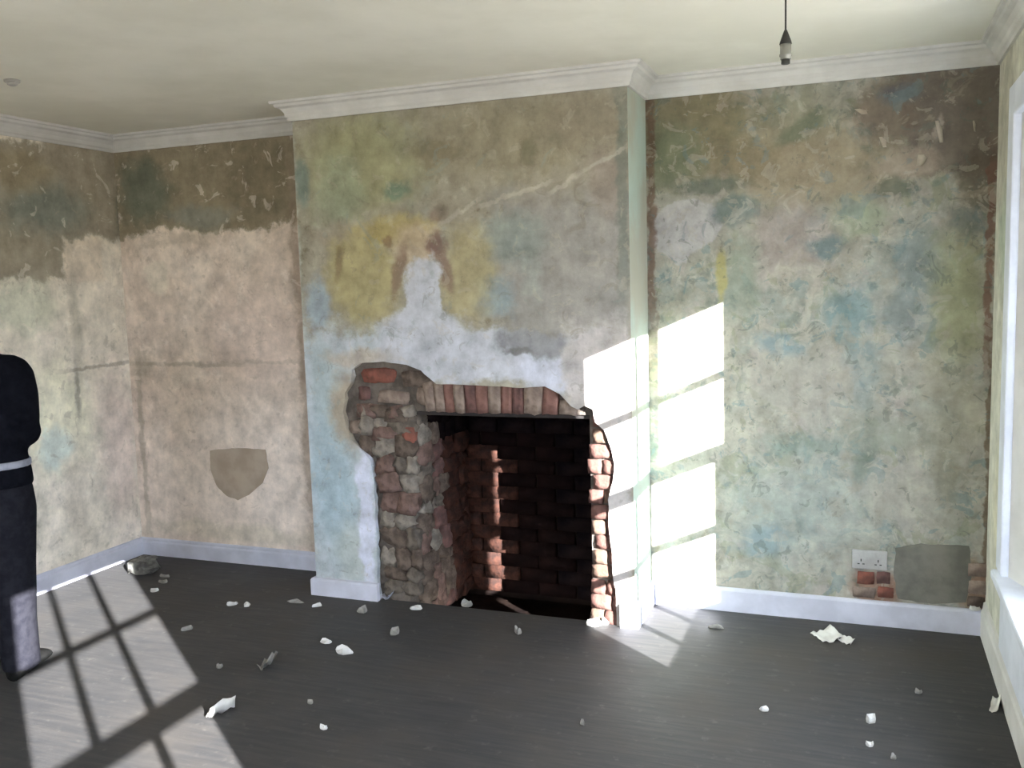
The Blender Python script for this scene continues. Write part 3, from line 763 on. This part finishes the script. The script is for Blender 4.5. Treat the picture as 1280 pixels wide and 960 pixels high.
# ------------------------------------------------------------------ person at the left edge
PC = Vector((-.80, -1.73, 0)); 
pers = empty('person', PC, YAW); tag(pers, 'person in black jacket and dark trousers standing at the left edge', 'person')
m_skin = simple_mat('skin', (196, 152, 128), (184, 138, 116), 20, .55, .05)
m_hair = simple_mat('dark_hair', (.02, .015, .012), (.035, .025, .02), 40, .6, .4, srgb=False)
m_jack = simple_mat('black_jacket_cloth', (.003, .0035, .006), (.006, .0065, .010), 30, .95, .3, srgb=False, spec=.05)
m_trou = simple_mat('dark_trouser_cloth', (.010, .010, .014), (.016, .016, .021), 30, .95, .3, srgb=False, spec=.05)
m_belt = simple_mat('pale_grey_hem', (150, 150, 158), (124, 124, 132), 20, .6, .1)
m_shoe = simple_mat('black_shoe_leather', (.006, .006, .006), (.010, .010, .010), 30, .8, .1, srgb=False, spec=.1)
def skin_obj(name, vs_, es_, mat, root=0, sub=2):
    me = bpy.data.meshes.new(name); me.from_pydata([v[:3] for v in vs_], es_, []); me.materials.append(mat)
    o = bpy.data.objects.new(name, me); COL.objects.link(o); o.parent = pers
    md = o.modifiers.new('skin', 'SKIN'); md.use_smooth_shade = True
    sv = me.skin_vertices[0].data
    for i, v in enumerate(vs_):
        r_ = v[3] if isinstance(v[3], tuple) else (v[3], v[3]); sv[i].radius = r_; sv[i].use_root = (i == root)
    sb = o.modifiers.new('sub', 'SUBSURF'); sb.levels = sub; sb.render_levels = sub
    return o
# local axes: +x to the picture's right, +y away from the camera (the way the person faces); arms folded in front
def chain(vs_, es_, start, pts_):
    i = start
    for q in pts_:
        vs_.append(q); es_.append((i, len(vs_)-1)); i = len(vs_)-1
    return i
V = [(0, 0, .96, (.12, .09)), (0, 0, 1.12, (.115, .085)), (0, .005, 1.30, (.13, .09)), (0, 0, 1.42, (.09, .07)), (0, .005, 1.50, .05), (0, .02, 1.56, .055), (0, .035, 1.63, (.074, .088)), (0, .03, 1.70, (.07, .085)), (0, .025, 1.755, (.05, .06))]
Eg = [(i, i+1) for i in range(8)]
for sx in (-1, 1):
    w_ = chain(V, Eg, 2, [(sx*.165, 0, 1.395, .04), (sx*.205, .0, 1.26, .032), (sx*.205, .035, 1.12, .028), (sx*.10, .19, 1.09+.03*sx, .024), (sx*-.01, .23, 1.12+.03*sx, (.022, .028))])
    hnd = chain(V, Eg, w_, [(sx*-.07, .235, 1.13+.03*sx, (.016, .034))])
    for k, (dz, ln) in enumerate(((.026, .062), (.009, .072), (-.008, .068), (-.025, .052))):
        chain(V, Eg, hnd, [(sx*-.09, .236, 1.13+.03*sx+dz, .0088), (sx*-(.09+ln*.5), .228, 1.128+.03*sx+dz*1.05, .0082), (sx*-(.09+ln), .208, 1.125+.03*sx+dz*1.05, .0072)])
    chain(V, Eg, w_, [(sx*-.035, .232, 1.165+.03*sx, .0105), (sx*-.06, .226, 1.185+.03*sx, .009)])
    chain(V, Eg, 0, [(sx*.095, 0, .88, .085), (sx*.105, .01, .50, .052), (sx*.11, 0, .12, .036), (sx*.115, .0, .06, .036), (sx*.125, .12, .035, (.035, .025))])
chain(V, Eg, 6, [(0, .125, 1.625, .014), (0, .135, 1.612, .010)])      # nose
for sx in (-1, 1): chain(V, Eg, 6, [(sx*.075, .03, 1.64, .010), (sx*.084, .02, 1.645, (.006, .022))])   # ears
body = skin_obj('body', V, Eg, m_skin)
for sx in (-1, 1):
    b = bmesh.new(); bmesh.ops.create_uvsphere(b, u_segments=12, v_segments=8, radius=.012, matrix=Matrix.Translation((sx*.03, .112, 1.65))); obj_bm('eye', b, m_shoe, pers, True)
b = bmesh.new(); bx(b, (-.022, .108, 1.580), (.022, .122, 1.588), .003); obj_bm('mouth', b, simple_mat('lips', (150, 92, 84), (140, 84, 78), 20, .5, 0), pers, True)
b = bmesh.new(); bmesh.ops.create_uvsphere(b, u_segments=24, v_segments=16, radius=1.0)
for v in list(b.verts):
    c_ = v.co
    v.co = Vector((c_.x*.092, c_.y*.108+.012, c_.z*.108+1.70))
bmesh.ops.delete(b, geom=[v for v in b.verts if v.co.y > .055 and v.co.z < 1.735 or v.co.z < 1.60], context='VERTS')
ho = obj_bm('hair', b, m_hair, pers, True); ho.modifiers.new('thick', 'SOLIDIFY').thickness = .01
# jacket (torso and folded sleeves) and trousers follow the body
def loft(bm, rings, seg=20):
    """tube through (centre, rx, ry); horizontal rings unless the path bends"""
    rs_ = []; n = len(rings)
    for i, (c_, rx, ry) in enumerate(rings):
        c_ = Vector(c_); t_ = (Vector(rings[min(i+1, n-1)][0])-Vector(rings[max(i-1, 0)][0])).normalized()
        if abs(t_.z) > .6: ax_, ay_ = Vector((1, 0, 0)), Vector((0, 1, 0))
        else: ay_ = Vector((0, 0, 1)); ax_ = t_.cross(ay_).normalized(); ay_ = ax_.cross(t_)
        rs_.append([bm.verts.new(c_+ax_*rx*math.cos(2*PI*k/seg)+ay_*ry*math.sin(2*PI*k/seg)) for k in range(seg)])
    for a_, c_ in zip(rs_, rs_[1:]):
        for k in range(seg): bm.faces.new((a_[k], a_[(k+1) % seg], c_[(k+1) % seg], c_[k]))
    bm.faces.new(rs_[0][::-1]); bm.faces.new(rs_[-1])
def garment(name, bm, mat):
    o = obj_bm(name, bm, mat, pers, True)
    md = o.modifiers.new('merge', 'REMESH'); md.mode = 'VOXEL'; md.voxel_size = .012; md.use_smooth_shade = True
    md = o.modifiers.new('smooth', 'SMOOTH'); md.factor = .6; md.iterations = 8
b = bmesh.new()
loft(b, [((0, 0, .86), .232, .165), ((0, 0, .93), .226, .158), ((0, 0, 1.02), .212, .145), ((0, 0, 1.15), .205, .142), ((0, 0, 1.28), .205, .14), ((0, 0, 1.38), .19, .12), ((0, 0, 1.425), .15, .095), ((0, 0, 1.46), .10, .08), ((0, .005, 1.50), .068, .066)], 32)
for sx in (-1, 1):
    loft(b, [((sx*.150, 0, 1.432), .045, .05), ((sx*.172, 0, 1.408), .072, .072), ((sx*.192, 0, 1.36), .082, .085), ((sx*.207, 0, 1.26), .08, .085), ((sx*.205, .01, 1.15), .074, .08), ((sx*.19, .06, 1.085), .068, .068), ((sx*.14, .15, 1.085+.015*sx), .062, .058), ((sx*.07, .20, 1.10+.03*sx), .054, .05), ((sx*.0, .228, 1.12+.03*sx), .045, .045)], 20)
garment('jacket', b, m_jack)
b = bmesh.new()
loft(b, [((0, 0, .98), .19, .13), ((0, 0, .86), .215, .145), ((0, 0, .78), .215, .14)], 32)
for sx in (-1, 1):
    loft(b, [((sx*.105, 0, .86), .115, .13), ((sx*.108, 0, .76), .125, .125), ((sx*.108, .01, .50), .098, .10), ((sx*.112, 0, .25), .082, .09), ((sx*.115, .005, .07), .076, .09), ((sx*.115, .01, .03), .074, .09)], 20)
garment('trousers', b, m_trou)
BR = (.222, .156); b = bmesh.new(); n_ = 32; rs = []
for rr, zz_ in ((1.0, .945), (1.02, .95), (1.02, .972), (1.0, .977)):
    rs.append([b.verts.new((BR[0]*rr*math.cos(2*PI*i/n_), BR[1]*rr*math.sin(2*PI*i/n_), zz_)) for i in range(n_)])
for a_, c_ in zip(rs, rs[1:]):
    for i in range(n_): b.faces.new((a_[i], a_[(i+1) % n_], c_[(i+1) % n_], c_[i]))
o = obj_bm('belt', b, m_belt, pers, True); o.modifiers.new('thick', 'SOLIDIFY').thickness = .006
for sx in (-1, 1):
    b = bmesh.new(); prev = None
    secs = [(-.075, .030, .05), (-.06, .042, .085), (0, .045, .095), (.07, .046, .075), (.14, .050, .055), (.19, .044, .045), (.215, .026, .032)]
    for y_, hw, hh in secs:
        ring = [b.verts.new((sx*.118+hw*math.cos(a_), y_, max(0, hh*(.5+.5*math.sin(a_))*1.0))) for a_ in [2*PI*i/12 for i in range(12)]]
        if prev:
            for i in range(12): b.faces.new((prev[i], prev[(i+1) % 12], ring[(i+1) % 12], ring[i]))
        else: b.faces.new(ring)
        prev = ring
    b.faces.new(prev); obj_bm('shoe', b, m_shoe, pers, True)
